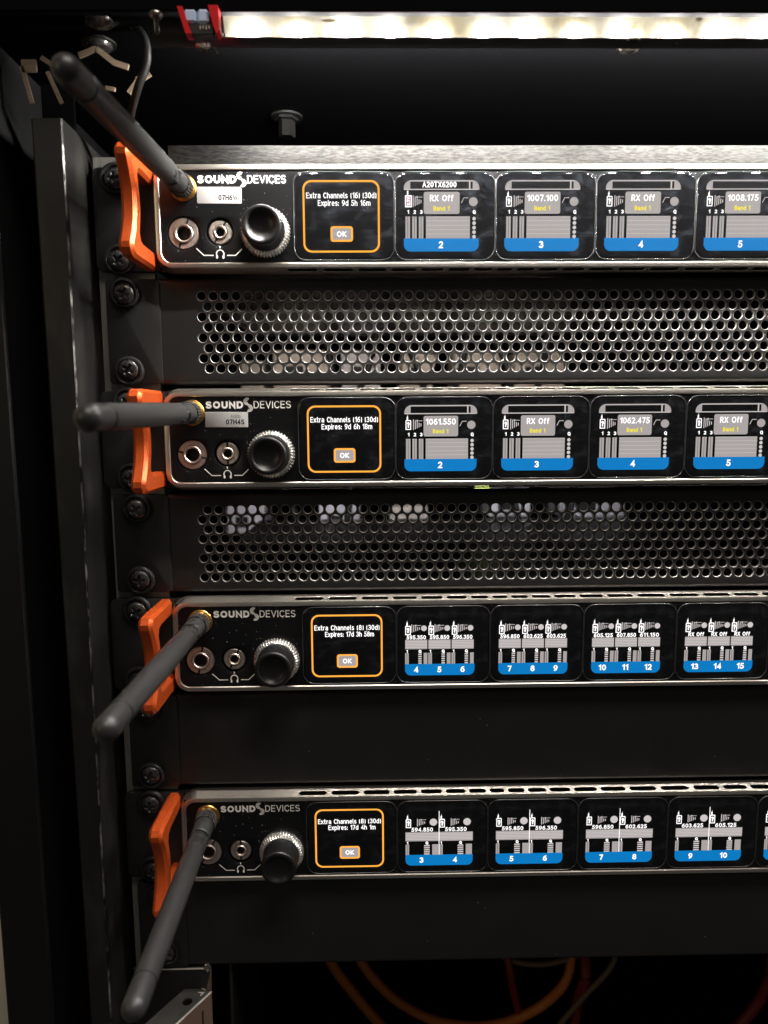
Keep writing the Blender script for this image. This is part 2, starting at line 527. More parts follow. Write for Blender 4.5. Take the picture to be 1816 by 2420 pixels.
def text_faces(mb, txt, x, z, y, width=None, height=2.0, bold=0.02, align='C'):
    """flat lettering on the plane y; height is the height of a capital, width squeezes or stretches it"""
    pen = 0.115 + 2.6 * bold                      # stroke width as a share of the height
    gap = 0.13 + pen
    total = sum(GL_[c][0] + gap for c in txt) - gap + pen
    sx = (width / total) if width else height
    ox = x - total * sx / 2 if align == 'C' else x
    k = height * (1 - pen)
    base = z - height / 2 + height * pen / 2
    cur = pen / 2
    for c in txt:
        w, strokes = GL_[c]
        for q, st in enumerate(strokes):
            pts = [Vector((ox + (cur + px * w) * sx, base + pz * k)) for px, pz in st]
            loop = (pts[0] - pts[-1]).length < 1e-4
            hw = pen * height / 2
            L, Rr = [], []
            n = len(pts)
            for i, p in enumerate(pts):
                a = pts[i - 1] if i > 0 else (pts[-2] if loop else None)
                b = pts[i + 1] if i < n - 1 else (pts[1] if loop else None)
                d1 = (p - a).normalized() if a is not None else None
                d2 = (b - p).normalized() if b is not None else None
                if d1 is None or d2 is None:
                    d = d1 or d2
                    ext = hw * (0.9 if n > 1 else 1) * (1 if d2 is None else -1)
                    p = p + d * ext
                    m_ = Vector((-d.y, d.x)) * hw
                else:
                    d = d1 + d2
                    d = d.normalized() if d.length > 0.2 else d1
                    nn = Vector((-d.y, d.x))
                    cs = max(0.42, abs(nn.dot(Vector((-d1.y, d1.x)))))
                    m_ = nn * (hw / cs)
                L.append(p + m_)
                Rr.append(p - m_)
            mb.add([(v.x, y - 0.003 * q, v.y) for v in L + Rr], [(i, i + 1, n + i + 1, n + i) for i in range(n - 1)])
        cur += w + gap


# ------------------------------------------------------------------ the cabinet
ZB, ZT = -530.0, 63.0
XW = 440.0                       # clear width between the two rack posts
rack = thing('rack_cabinet', 'black steel equipment rack cabinet holding the receivers and panels', 'rack', (0, 0, 0))


def post(mirror):
    mb = MB()
    f = (lambda x: XW - x) if mirror else (lambda x: x)
    # folded steel upright: front face, inner side face going back to the rail
    xi_t, xi_b, xo_t, xo_b = -28.4, -30.6, -40.0, -38.5
    if mirror:
        xi_t = xi_b = -28.5
        xo_t = xo_b = -40
    zt, zb = 31.0, ZB
    vs = []
    for z, xi, xo in ((zt, xi_t, xo_t), (zb, xi_b, xo_b)):
        for x, y in ((xo, 40), (xo, -15.2), (xo + 0.8, -16), (xi - 0.5, -16), (xi, -15.5), (xi, 40)):
            vs.append((f(x), y, z))
    mb.add(vs, [(i, i + 1, 7 + i, 6 + i) for i in range(5)] + [(5, 0, 6, 11), (0, 1, 2, 3, 4, 5), (6, 7, 8, 9, 10, 11)])
    o = obj('post', mb, 'post', rack)
    # arris of the upright, its lit line painted as a pale half-millimetre strip
    mb = MB()
    mb.add([(f(xi_t - 0.55), -16.05, 22), (f(xi_t + 0.05), -15.45, 22), (f(xi_b + 0.05), -15.45, zb), (f(xi_b - 0.55), -16.05, zb)], [(0, 1, 2, 3)])
    obj('post_edge', mb, 'edge', o)
    mb = MB()
    mb.box(f(-26.15), f(-3.0), 7.5, 10.0, ZB, 25.0, 0.2)
    obj('rail', mb, 'rail', rack)
    mb = MB()
    mb.box(f(-75.0), f(-54.6), -16.0, 420.0, ZB, ZT - 1, 1.0)
    obj('side_panel', mb, 'sidepaint', rack)
    mb = MB()
    mb.box(f(-54.6), f(-41), 30.0, 32.0, ZB, ZT - 1)
    obj('side_filler', mb, 'interior', rack)


post(False)
post(True)
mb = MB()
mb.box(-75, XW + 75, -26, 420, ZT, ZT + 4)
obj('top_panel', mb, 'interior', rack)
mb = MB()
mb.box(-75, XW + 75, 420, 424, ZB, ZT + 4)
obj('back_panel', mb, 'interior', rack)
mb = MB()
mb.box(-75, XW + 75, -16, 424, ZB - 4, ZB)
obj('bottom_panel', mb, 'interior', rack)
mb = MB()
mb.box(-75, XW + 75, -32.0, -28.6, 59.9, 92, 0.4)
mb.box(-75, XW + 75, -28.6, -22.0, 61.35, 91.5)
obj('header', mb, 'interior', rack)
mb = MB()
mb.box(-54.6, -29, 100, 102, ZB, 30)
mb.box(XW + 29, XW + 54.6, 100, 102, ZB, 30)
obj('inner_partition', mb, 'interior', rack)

wall = MB()
wall.box(-900, -76, 36, 44, -700, 500)
tag(obj('wall', wall, 'wall'), kind='structure')

# ------------------------------------------------------------------ LED strip under the header
strip = thing('led_strip', 'glowing white LED strip along the top front of the rack', 'LED strip', (0, 0, 0))
mb = MB()
x0, x1 = 34.5, 430.0
n = 80
top, bot = [], []
for i in range(n + 1):
    x = x0 + (x1 - x0) * i / n
    top.append((x, -27.6 + 0.25 * math.sin(i * 1.9), 61.3))
    bot.append((x, -22.6, 54.7))
mid = [((p[0] + q[0]) / 2, (p[1] + q[1]) / 2 + 0.35 * math.sin(i * 0.9) + 0.2 * math.sin(i * 2.3), (p[2] + q[2]) / 2) for i, (p, q) in enumerate(zip(top, bot))]
mb.loft([top, mid, bot], closed=False)
back = [(x0, -26.2, 61.8), (x1, -26.2, 61.8)]
obj('diffuser', mb, 'ledtape', strip)
mb = MB()
mb.box(8.7, 430.0, -26.0, -25.4, 51.0, 54.5, 0.12)
obj('lip', mb, 'powder', strip)
mb = MB()
mb.box(8.7, 33.8, -24.6, -23.8, 54.6, 61.3)
obj('bare_end', mb, 'powder', strip)
led = MB()
led.box(-1.7, 1.7, -0.9, 0.9, -0.45, 0.45, 0.1)
led = led.mesh('led')
k = 0
x = 43.0
while x < 428:
    obj('led', led, 'led', strip, (x, -24.0, 53.6))
    x += 16.9
# glue marks on the diffuser
mb = MB()
for (gx, gz, w, h) in ((72, 58.6, 3.5, 1.1), (155, 60.9, 9, 0.5), (181, 57.2, 1.6, 1.4), (54, 54.8, 0.8, 0.9), (128, 56.1, 0.9, 0.8), (204, 59.2, 1.4, 1.3), (62, 61.3, 5, 0.4)):
    gz += 1.0
    yy = -27.6 + (62.25 - gz) * 0.66 - 0.75
    mb.add([(gx + w * math.cos(t) * (0.7 + 0.3 * random.random()), yy - 0.43 * h * math.sin(t) * 0.5, gz + h * math.sin(t) * 0.5) for t in [2 * PI * i / 9 for i in range(9)]], [tuple(range(9))])
tag(obj('glue_stain', mb, 'stain', strip), kind='stuff')

clip = thing('strip_connector', 'red plastic connector clipped on the left end of the LED strip', 'connector', (28.0, -34.6, 54.9))
mb = MB()
mb.loft([[(-7.2, -2.2, 4.2), (-5.4, -2.2, 4.2), (-2.6, -2.2, -4.4), (-4.6, -2.2, -4.4)], [(-7.2, 2.4, 4.2), (-5.4, 2.4, 4.2), (-2.6, 2.4, -4.4), (-4.6, 2.4, -4.4)]], True, True)
obj('red_cheek', mb, 'red', clip)
mb = MB()
mb.loft([[(3.4, -2.4, 4.5), (6.6, -2.4, 4.5), (7.0, -2.4, -3.2), (6.0, -2.4, -4.6), (4.9, -2.4, -2.0)], [(3.4, 2.4, 4.5), (6.6, 2.4, 4.5), (7.0, 2.4, -3.2), (6.0, 2.4, -4.6), (4.9, 2.4, -2.0)]], True, True)
obj('red_cheek', mb, 'red', clip)
mb = MB()
mb.box(-5.2, -1.0, -1.6, 1.6, -0.6, 3.7, 0.7)
mb.box(-0.7, 3.3, -1.6, 1.6, -0.9, 3.9, 0.9)
obj('clear_window', mb, 'bluewhite', clip)
mb = MB()
mb.box(-3.4, 4.9, -1.4, 1.8, -4.4, -1.1, 0.3)
obj('terminal_block', mb, 'powder', clip)
mb = MB()
for i in range(4):
    mb.box(0.2 + i * 1.0, 0.6 + i * 1.0, -1.75, -1.2, -3.0 + (i % 2) * 0.3, -1.7, 0.05)
obj('contact_pin', mb, 'nickel', clip)


# ------------------------------------------------------------------ screws
def screw_meshes():
    w = MB()                                   # cup washer
    w.lathe([(6.2, 0), (6.2, -0.9), (5.8, -1.5), (5.0, -1.75), (4.6, -1.5), (4.3, -1.0), (2.5, -1.0)], n=40)
    h = MB()                                   # pan head with a cross recess
    rings = []
    nr, ns = 16, 64
    for i in range(nr + 1):
        r = 4.05 * (i / nr)
        ring = []
        for j in range(ns):
            t = 2 * PI * (j + 0.5) / ns
            u, v = r * math.cos(t), r * math.sin(t)
            y = -1.1 - 2.5 * math.sqrt(max(0.0, 1 - (r / 4.3) ** 2)) ** 0.8
            wd = 0.62 - 0.10 * r
            cr = max(1 - max(0, (abs(u) - wd)) / 0.22, 1 - max(0, (abs(v) - wd)) / 0.22, 0)
            cr = min(1, max(0, cr)) * min(1, max(0, (2.45 - r) / 0.35))
            ring.append((u, y + 1.45 * cr * (1 - 0.18 * r), v))
        rings.append(ring)
    rings.append([(4.05 * math.cos(2 * PI * (j + 0.5) / ns), -0.95, 4.05 * math.sin(2 * PI * (j + 0.5) / ns)) for j in range(ns)])
    h.loft(rings, True, False)
    return w.mesh('washer'), h.mesh('head', 50)


W_ME, H_ME = screw_meshes()
W_ME.materials.append(M['washer'])
H_ME.materials.append(M['screw'])


def rack_screw(x, z, y, label, dx=0.0, dz=0.0):
    t = thing('rack_screw', label, 'screw', (x, y, z), 'cross-head screws along the left rack rail')
    obj('washer', W_ME, None, t)
    obj('head', H_ME, None, t, (dx, 0, dz), (0, R(random.uniform(0, 90)), 0))
    return t


# ------------------------------------------------------------------ receivers
SLOTX = [51, 65.5, 80, 93.5, 105.7, 116.8, 127.3, 136.6, 144.8, 153.8, 163.6, 174.5, 186.5, 199.5, 213.5, 228.5, 242, 254.5, 266, 277, 287, 296, 305, 315, 326, 338, 351, 365, 380]
RW = 440.0
PY = 0.55            # front panel plane


def frame_mesh():
    mb = MB()
    r = 6.2
    seg = 10

    def ring(off, y):
        return rrect(off, RW - off, -19.85 + off, 19.85 - off, r - off, y, seg)
    rings = [ring(0.35, 0.0), ring(1.75, 0.0), ring(2.05, 0.25), ring(2.05, 1.2)]
    mb.loft(rings)
    mb.loft([ring(0, 0.35), ring(0.1, 0.1), ring(0.35, 0.0)])
    # chamfered flank: corners and ends as a loft, the straight top and bottom carry the vent slots
    a_, b_ = ring(0, 0.35), ring(-1.35, 4.2)
    c_ = ring(-1.35, 7.0)
    n = len(a_)
    for i in range(n):
        j = (i + 1) % n
        if abs(a_[i][0] - a_[j][0]) > 100:
            continue
        mb.add([a_[i], a_[j], b_[j], b_[i]], [(0, 1, 2, 3)])
    mb.loft([b_, c_])
    xs0, xs1 = r, RW - r
    vent = MB()
    for sg in (1, -1):
        strip_ = MB()                            # laid flat in (x, w): w runs from the front edge (0) to the back edge (1)
        cuts = [xs0 + 1] + SLOTX + [xs1 - 1]
        for i in range(len(SLOTX) - 1):
            p, q = SLOTX[i], SLOTX[i + 1]
            strip_.cell(p, q, 0, 4.1, (p + q) / 2, 1.95, slot((q - p) / 2 - 0.8, 1.2), 0, 0.3, 0.08)
        strip_.frect(xs0, SLOTX[0], 0, 4.1, 0)
        strip_.frect(SLOTX[-1], xs1, 0, 4.1, 0)
        vs = []
        dirv = Vector((0, 3.85, 1.35)).normalized()
        nrm = Vector((0, dirv.z, -dirv.y))       # into the metal
        for (x, d, w) in strip_.v:
            p = Vector((x, 0.35, 19.85)) + dirv * w * (4.08 / 4.1) + nrm * d
            vs.append((p.x, p.y, sg * p.z))
        vent.add(vs, strip_.f if sg > 0 else [f[::-1] for f in strip_.f])
    return mb.mesh('front_frame', 30), vent.mesh('vent_strip', 0, False)


def panel_mesh():
    mb = MB()
    b = 0.25
    mb.cell(1.2, 18.3, -19, 0.6, 11.0, -6.25, circle(6.6, 40), PY, 3.5, b)
    mb.cell(18.3, 33.4, -19, 0.6, 25.6, -5.8, circle(5.55, 40), PY, 3.5, b)
    mb.frect(33.4, RW - 1.2, -19, 0.6, PY)
    mb.frect(1.2, RW - 1.2, 0.6, 19, PY)
    return mb.mesh('front_panel', 30, False)


(FRAME, VENT), PANEL = frame_mesh(), panel_mesh()

ch = MB()
ch.box(0.6, RW - 0.6, 5.0, 250, -20.4, 20.4)
CHASSIS = ch.mesh('chassis')
GL = MB()
_gr = [rrect(o, 39.9 - o, -16.85 + o, 16.85 - o, 4.6 - o, y, 10) for o, y in [(0, PY + 0.3)] + [(1.1 * (1 - math.cos(R(t))), 0.02 + 0.5 * (1 - math.sin(R(t)))) for t in (0, 15, 30, 45, 60, 75, 90)]]
GL.loft(_gr)
GL.f.append(tuple(len(GL.v) - len(_gr[0]) + i for i in range(len(_gr[0]))))
GLASS = GL.mesh('display', 50)
RM = MB()
_rr = lambda o, y: rrect(o, 39.9 - o, -16.85 + o, 16.85 - o, 4.6 - o, y, 10)
RM.loft([_rr(-0.42, PY + 0.1), _rr(-0.4, 0.2), _rr(-0.28, 0.02), _rr(-0.14, -0.06), _rr(0.0, -0.02), _rr(0.08, 0.15)])
RIM = RM.mesh('display_rim', 60)
SY = -0.035          # screen graphics plane (just proud of the glass)


def ear_mesh(xl):
    mb = MB()
    mb.rplate(xl, -0.2, -20.4, 20.4, 3.0, 4.6, 7.4, 0.35, 5)
    mb.box(-2.0, 0.2, 4.8, 60, -20.0, 20.0)
    return mb.mesh('mounting_ear')


def handle_mesh():
    out = [(4.5, 20.3), (-22.5, 20.3), (-25.0, 19.5), (-26.4, 17.4), (-26.2, 15.2)]
    for k in range(9):
        t = -1 + 2 * k / 8
        out.append((-20.6 - 4.4 * t * t, -13.4 * t))
    out += [(-26.2, -15.2), (-26.4, -17.4), (-25.0, -19.5), (-22.5, -20.3), (4.5, -20.3)]
    inn = [(4.5, -13.2), (-13.6, -12.9), (-15.6, -12.2), (-16.4, -10.4)]
    for k in range(7):
        t = -1 + 2 * k / 6
        inn.append((-14.4 - 1.6 * t * t, 8.6 * t))
    inn += [(-16.4, 10.4), (-15.6, 12.2), (-13.6, 12.9), (4.5, 13.2)]
    bm = bmesh.new()
    vs = [bm.verts.new((-6.7 * MM, y * MM, z * MM)) for y, z in out + inn]
    f = bm.faces.new(vs)
    e = bmesh.ops.extrude_face_region(bm, geom=[f])
    bmesh.ops.translate(bm, verts=[v for v in e['geom'] if isinstance(v, bmesh.types.BMVert)], vec=(5.7 * MM, 0, 0))
    bmesh.ops.recalc_face_normals(bm, faces=bm.faces)
    ed = [e for e in bm.edges if len(e.link_faces) == 2 and e.calc_face_angle() > R(60) and abs(e.verts[0].co.x - e.verts[1].co.x) < 1e-6]
    bmesh.ops.bevel(bm, geom=ed, offset=1.25 * MM, segments=1, profile=0.5, affect='EDGES')
    me = bpy.data.meshes.new('handle')
    bm.to_mesh(me)
    bm.free()
    me.polygons.foreach_set('use_smooth', [True] * len(me.polygons))
    me.set_sharp_from_angle(angle=R(28))
    return me


HANDLE = handle_mesh()


def jack_meshes(ro, rc, rb, yf):
    ring = MB()
    ring.lathe([(ro, 3.2), (ro, yf + 0.5), (ro - 0.45, yf), (rc + 0.35, yf + 0.05), (rc + 0.1, yf + 0.45)], n=48)
    col = MB()
    col.lathe([(rc, yf + 1.0), (rc, yf - 0.25), (rc - 0.3, yf - 0.55), (rb + 0.35, yf - 0.5), (rb, yf - 0.1), (rb - 0.05, yf + 3)], n=40)
    bore = MB()
    bore.lathe([(rb, yf + 2.2), (0.01, yf + 2.2)], n=24)
    bore.lathe([(rb - 0.02, yf + 0.7), (rb - 0.02, yf + 2.4)], n=24)
    nt = MB()
    for s in (1, -1):
        nt.box(*sorted((s * (rc + 0.15), s * (ro - 0.05))), yf - 0.03, yf + 0.4, -0.42, 0.42, 0.05)
    return ring.mesh('jack_ring', 30), col.mesh('jack_collar', 40), bore.mesh('jack_bore'), nt.mesh('spanner_notch')


J1, J2 = jack_meshes(6.25, 3.75, 2.75, 0.9), jack_meshes(4.8, 2.65, 1.75, 1.0)


def knob_meshes():
    sk = MB()

    def teeth(t, r, y):
        return 1 - 0.06 * (0.5 + 0.5 * math.cos(46 * t)) ** 2 if r > 9.0 else 1 - 0.012 * (0.5 + 0.5 * math.cos(46 * t))
    sk.lathe([(9.6, PY), (9.95, 0.0), (9.95, -1.1), (9.4, -2.2), (8.5, -3.0), (8.0, -3.1)], n=46 * 6, mod=teeth)
    kb = MB()                                   # knurled barrel: fine diamond relief
    n, rows = 150, 22
    rings = []
    for i in range(rows + 1):
        y = -2.9 - 8.6 * i / rows
        ring = []
        for j in range(n):
            t = 2 * PI * j / n
            d = 0.16 * ((j + i) % 4 in (0,)) + 0.16 * ((j - i) % 4 in (0,))
            rr = 7.75 - min(d, 0.2)
            ring.append((rr * math.cos(t), y, rr * math.sin(t)))
        rings.append(ring)
    kb.loft(rings)
    cap = MB()
    cap.lathe([(7.7, -11.4), (7.75, -11.9), (7.55, -12.5), (7.1, -12.8), (6.3, -12.85), (5.9, -12.65), (5.2, -11.9), (4.0, -11.2), (2.2, -10.8), (0.02, -10.65)], n=56)
    return sk.mesh('knob_skirt', 20), kb.mesh('knob_barrel', 20), cap.mesh('knob_cap', 50)


KN = knob_meshes()


def socket_mesh():
    mb = MB()
    mb.lathe([(5.25, PY + 0.2), (5.25, PY - 0.4), (5.0, PY - 0.7), (4.7, PY - 0.7), (4.7, -0.9), (4.3, -1.2), (3.2, -1.2)], n=40)
    return mb.mesh('antenna_socket', 35)


def hexnut_mesh():
    mb = MB()
    mb.lathe([(5.0, PY), (5.0, -0.7), (4.8, -1.1), (3.0, -1.1)], n=6)
    return mb.mesh('hex_nut', 20)


SOCK, HEXN = socket_mesh(), hexnut_mesh()


def logo_meshes():
    a = MB()
    y = PY - 0.04
    text_faces(a, 'SOUND', 17.3, 14.35, y, 15.5, 3.05, 0.055, 'L')
    text_faces(a, 'DEVICES', 37.1, 14.35, y, 15.4, 3.05, 0.004, 'L')
    b = MB()
    for k in range(3):                           # three nested strokes that run on from the upper bowl into the lower one
        r = 0.48 + 0.45 * k
        b.stroke([(34.5 + r * math.cos(R(t)), 15.72 + r * math.sin(R(t))) for t in range(55, 296, 12)], 0.27, y)
        b.stroke([(35.2 + r * math.cos(R(t)), 12.92 + r * math.sin(R(t))) for t in range(235, 476, 12)], 0.27, y - 0.004)
    return a.mesh('logo_lettering', 0), b.mesh('logo_symbol', 0)


LOGO = logo_meshes()


def icon_mesh():
    mb = MB()
    y = PY - 0.04
    cx, cz = 25.4, -14.6
    mb.stroke([(cx + 1.5 * math.cos(R(t)), cz + 0.2 + 1.6 * math.sin(R(t))) for t in range(-25, 206, 15)], 0.42, y)
    for s in (-1, 1):
        mb.flat([(cx + s * 1.3 + 0.42 * math.cos(R(t)), cz - 0.9 + 0.75 * math.sin(R(t))) for t in range(0, 360, 24)], y - 0.004)
    mb.stroke([(cx, cz + 2.5), (cx, cz + 3.4)], 0.5, y)
    mb.stroke([(15.9, -12.1), (18.9, -14.9), (22.7, -14.9)], 0.38, y)
    mb.stroke([(28.2, -14.9), (31.6, -14.9), (34.2, -12.4)], 0.38, y)
    return mb.mesh('headphone_icon', 0)


ICON = icon_mesh()


# ---- what the displays show (flat emissive print on the glass)
class Screen:
    def __init__(s):
        s.m = {}

    def __getitem__(s, k):
        return s.m.setdefault(k, MB())


def radio_icon(S, x, z, h, w, q=True):
    """little transmitter with a question mark: a frame with an aerial"""
    S['white'].flat([(x, z), (x + w, z), (x + w, z + h * 0.94), (x + w * 0.9, z + h), (x + w * 0.1, z + h), (x, z + h * 0.94)], SY)
    S['white'].frect(x + w * 0.2, x + w * 0.45, z + h, z + h * 1.33, SY)
    S['white'].flat([(x + w * .3, z + h * 1.33), (x + w * .42, z + h * 1.33), (x + w * .36, z + h * 1.55)], SY)
    S['black'].frect(x + w * 0.16, x + w * 0.84, z + h * 0.09, z + h * 0.9, SY - 0.01)
    text_faces(S['icon_text'], '?', x + w / 2, z + h * 0.5, SY - 0.02, w * 0.42, h * 0.58, 0.05)


def signal(S, x, z, w, h):
    for i in range(5):
        hh = h * (1 - 0.17 * i)
        xx = x + w * i / 5
        S['line'].frect(xx, xx + w * 0.085, z - hh / 2, z + hh / 2 * (1.0 if i < 2 else 0.75), SY)
    S['line'].stroke([(x + w * 0.42, z + h * 0.36), (x + w, z + h * 0.36)], 0.2, SY)
    S['line'].flat([(x + w * 0.3, z + h * 0.36), (x + w * 0.5, z + h * 0.48), (x + w * 0.5, z + h * 0.24)], SY)


def blue_bar(S, x, w=30.2):
    pts = [(p[0], p[2]) for p in rrect(x, x + w, -13.7, -8.6, 2.6, 0, 6, False, True)]
    S['blue'].flat(pts, SY)


def screen_single(x, number, head, freq, pink=False):
    S = Screen()
    pts = [(p[0], p[2]) for p in rrect(x, x + 30.3, 10.1, 13.75, 3.0, 0, 6, True, False)]
    S['grey'].flat(pts, SY)
    S['line'].frect(x + 2.3, x + 27.9, 13.3, 13.55, SY - 0.008)
    S['line'].frect(x + 0.3, x + 30.0, 10.05, 10.4, SY - 0.008)
    S['line'].frect(x + 26.15, x + 26.6, 10.5, 13.3, SY - 0.008)
    S['black'].frect(x + 2.6, x + 26.1, 10.45, 13.25, SY - 0.01)
    S['black'].frect(x + 26.7, x + 27.6, 10.45, 13.25, SY - 0.01)
    if head:
        text_faces(S['white'], head, x + 14.3, 12.1, SY - 0.02, 13.6, 2.2, 0.03)
    if pink:
        S['white'].frect(x + 0.5, x + 3.2, 3.4, 8.0, SY)
        S['white'].frect(x + 1.3, x + 1.8, 8.0, 9.7, SY)
        S['pink'].frect(x + 0.8, x + 2.9, 3.8, 7.6, SY - 0.01)
        t = MB()
        text_faces(t, '3.7V', 0, 0, SY - 0.02, 3.2, 1.25, 0.03)
        S['white'].add([(x + 1.9 - v[2], v[1], 5.7 + v[0]) for v in t.v], t.f)
    else:
        radio_icon(S, x + 0.5, 3.6, 4.0, 2.3)
    signal(S, x + 3.6, 5.7, 3.9, 4.4)
    pts = [(p[0], p[2]) for p in rrect(x + 8.0, x + 22.4, 0.8, 9.3, 0.8, 0, 4)]
    S['grey'].flat(pts, SY)
    text_faces(S['white'], freq, x + 15.2, 6.9, SY - 0.02, 9.4 if freq == 'RX Off' else 12.4, 2.5, 0.02)
    text_faces(S['yellow'], 'Band 1', x + 15.1, 2.95, SY - 0.02, 6.4, 1.8, 0.03)
    S['line'].stroke([(x + 23.1, 5.0), (x + 24.1, 7.0), (x + 25.9, 7.0)], 0.28, SY)
    S['grey'].disc(x + 27.9, 5.5, 1.75, SY)
    for k in range(3):
        text_faces(S['white'], str(k + 1), x + 1.75 + 2.65 * k, 1.6, SY, None, 1.45, 0.04)
        xx = x + 0.65 + 2.68 * k
        S['grey'].frect(xx, xx + 0.85, -8.6, -0.15, SY)
        S['grey'].frect(xx + 1.0, xx + 1.85, -8.6, -0.15, SY)
    text_faces(S['white'], 'Q', x + 28.3, 1.55, SY, None, 1.5, 0.04)
    S['grey'].frect(x + 8.9, x + 26.6, -8.6, -0.15, SY)
    for k in range(1, 5):
        z = -0.15 - 8.45 * k / 5
        S['line'].frect(x + 8.95, x + 26.55, z - 0.07, z + 0.07, SY - 0.01)
    S['line'].frect(x + 8.9, x + 26.6, -0.3, -0.15, SY - 0.01)
    for k in range(5):
        S['line'].disc(x + 28.3, -1.0 - 1.75 * k, 0.72, SY)
    blue_bar(S, x)
    text_faces(S['white'], number, x + 15.0, -11.1, SY - 0.02, None, 2.7, 0.03)
    return S


def screen_split(x, numbers, freqs):
    """two or three channels side by side"""
    S = Screen()
    n = len(numbers)
    w = 30.2 / n
    two = n == 2
    if two:
        S['grey'].frect(x, x + 30.2, -2.0, 2.3, SY)
        S['white'].frect(x + 14.93, x + 15.2, -8.6, 12.3, SY - 0.015)
    for k, (num, fr) in enumerate(zip(numbers, freqs)):
        a = x + k * w
        radio_icon(S, a + 0.15, 4.4, 4.1, 2.35)
        if two:
            signal(S, a + 5.2, 6.9, 4.0, 3.6)
            S['line'].disc(a + 12.5, 7.0, 1.7, SY)
            text_faces(S['white'], fr, a + 7.5, 3.5, SY - 0.02, 9.6, 1.9, 0.025)
        else:
            signal(S, a + 2.75, 7.3, 4.2, 3.6)
            S['line'].disc(a + 8.2, 7.35, 1.25, SY)
            text_faces(S['white'], fr, a + 4.9, 3.35, SY - 0.02, 6.8 if fr == 'RX Off' else 8.3, 1.8, 0.028)
            S['grey'].frect(a + 0.1, a + 9.65, -1.9, 2.3, SY)
        for j in range(1, 6):
            z = 2.3 - 4.2 * j / 6
            S['line'].frect(a + 0.15, a + (14.9 if two else 9.6), z - 0.16, z + 0.16, SY - 0.008)
        text_faces(S['white'], '1', a + 0.9, -2.9, SY, None, 1.35, 0.04)
        text_faces(S['white'], 'Q', a + (9.6 if two else 6.5), -2.9, SY, None, 1.45, 0.05)
        for q in (0, 1):
            S['grey'].frect(a + 0.05 + 0.85 * q, a + 0.75 + 0.85 * q, -8.6, -3.6, SY)
        qx, qw = (9.6, 1.25) if two else (6.5, 0.72)
        for j in range(5):
            z = -4.2 - 1.0 * j
            S['line'].frect(a + qx - qw, a + qx + qw, z - 0.3, z + 0.3, SY)
        e0, e1 = (12.0, 14.75) if two else (8.1, 9.7)
        S['grey'].frect(a + e0, a + e1, -8.6, -3.6, SY)
        text_faces(S['white'], num, a + (7.2 if two else 4.9), -11.1, SY - 0.02, None, 2.6, 0.03)
    blue_bar(S, x)
    return S


def ring_flat(mb, x0, x1, z0, z1, r, w, y):
    a = rrect(x0, x1, z0, z1, r, y, 8)
    b = rrect(x0 + w, x1 - w, z0 + w, z1 - w, r - w * 0.8, y, 8)
    mb.loft([a, b])


def screen_home(l1, l2):
    S = Screen()
    ring_flat(S['orange'], 59.05, 89.8, -14.0, 13.8, 3.4, 0.72, SY)
    ring_flat(S['orange'], 70.0, 79.0, -9.85, -3.85, 1.1, 0.75, SY)
    S['grey'].frect(70.6, 78.4, -9.2, -4.5, SY + 0.01)
    text_faces(S['white'], l1, 74.5, 8.0, SY, 28.0, 2.25, 0.012)
    text_faces(S['white'], l2, 75.6, 5.1, SY, 21.0, 2.25, 0.012)
    text_faces(S['white'], 'OK', 74.5, -6.85, SY - 0.02, 3.9, 2.15, 0.03)
    return S


SNAME = {'white': 'screen_lettering', 'grey': 'level_meter', 'line': 'meter_line', 'blue': 'channel_bar', 'yellow': 'band_lettering', 'orange': 'orange_border', 'pink': 'battery_icon', 'black': 'unlit_window', 'icon_text': 'icon_lettering'}


def put_display(rcv, x, S):
    d = obj('display', GLASS, 'glass', rcv, (x, 0, 0))
    obj('display_rim', RIM, 'displayrim', d)
    for k, mb in S.m.items():
        if mb.f:
            mb.v = [(p[0] - x, p[1], p[2]) for p in mb.v]
            obj(SNAME[k], mb.mesh(SNAME[k], 0), 's_white' if k == 'icon_text' else 's_' + k, d)
    return d


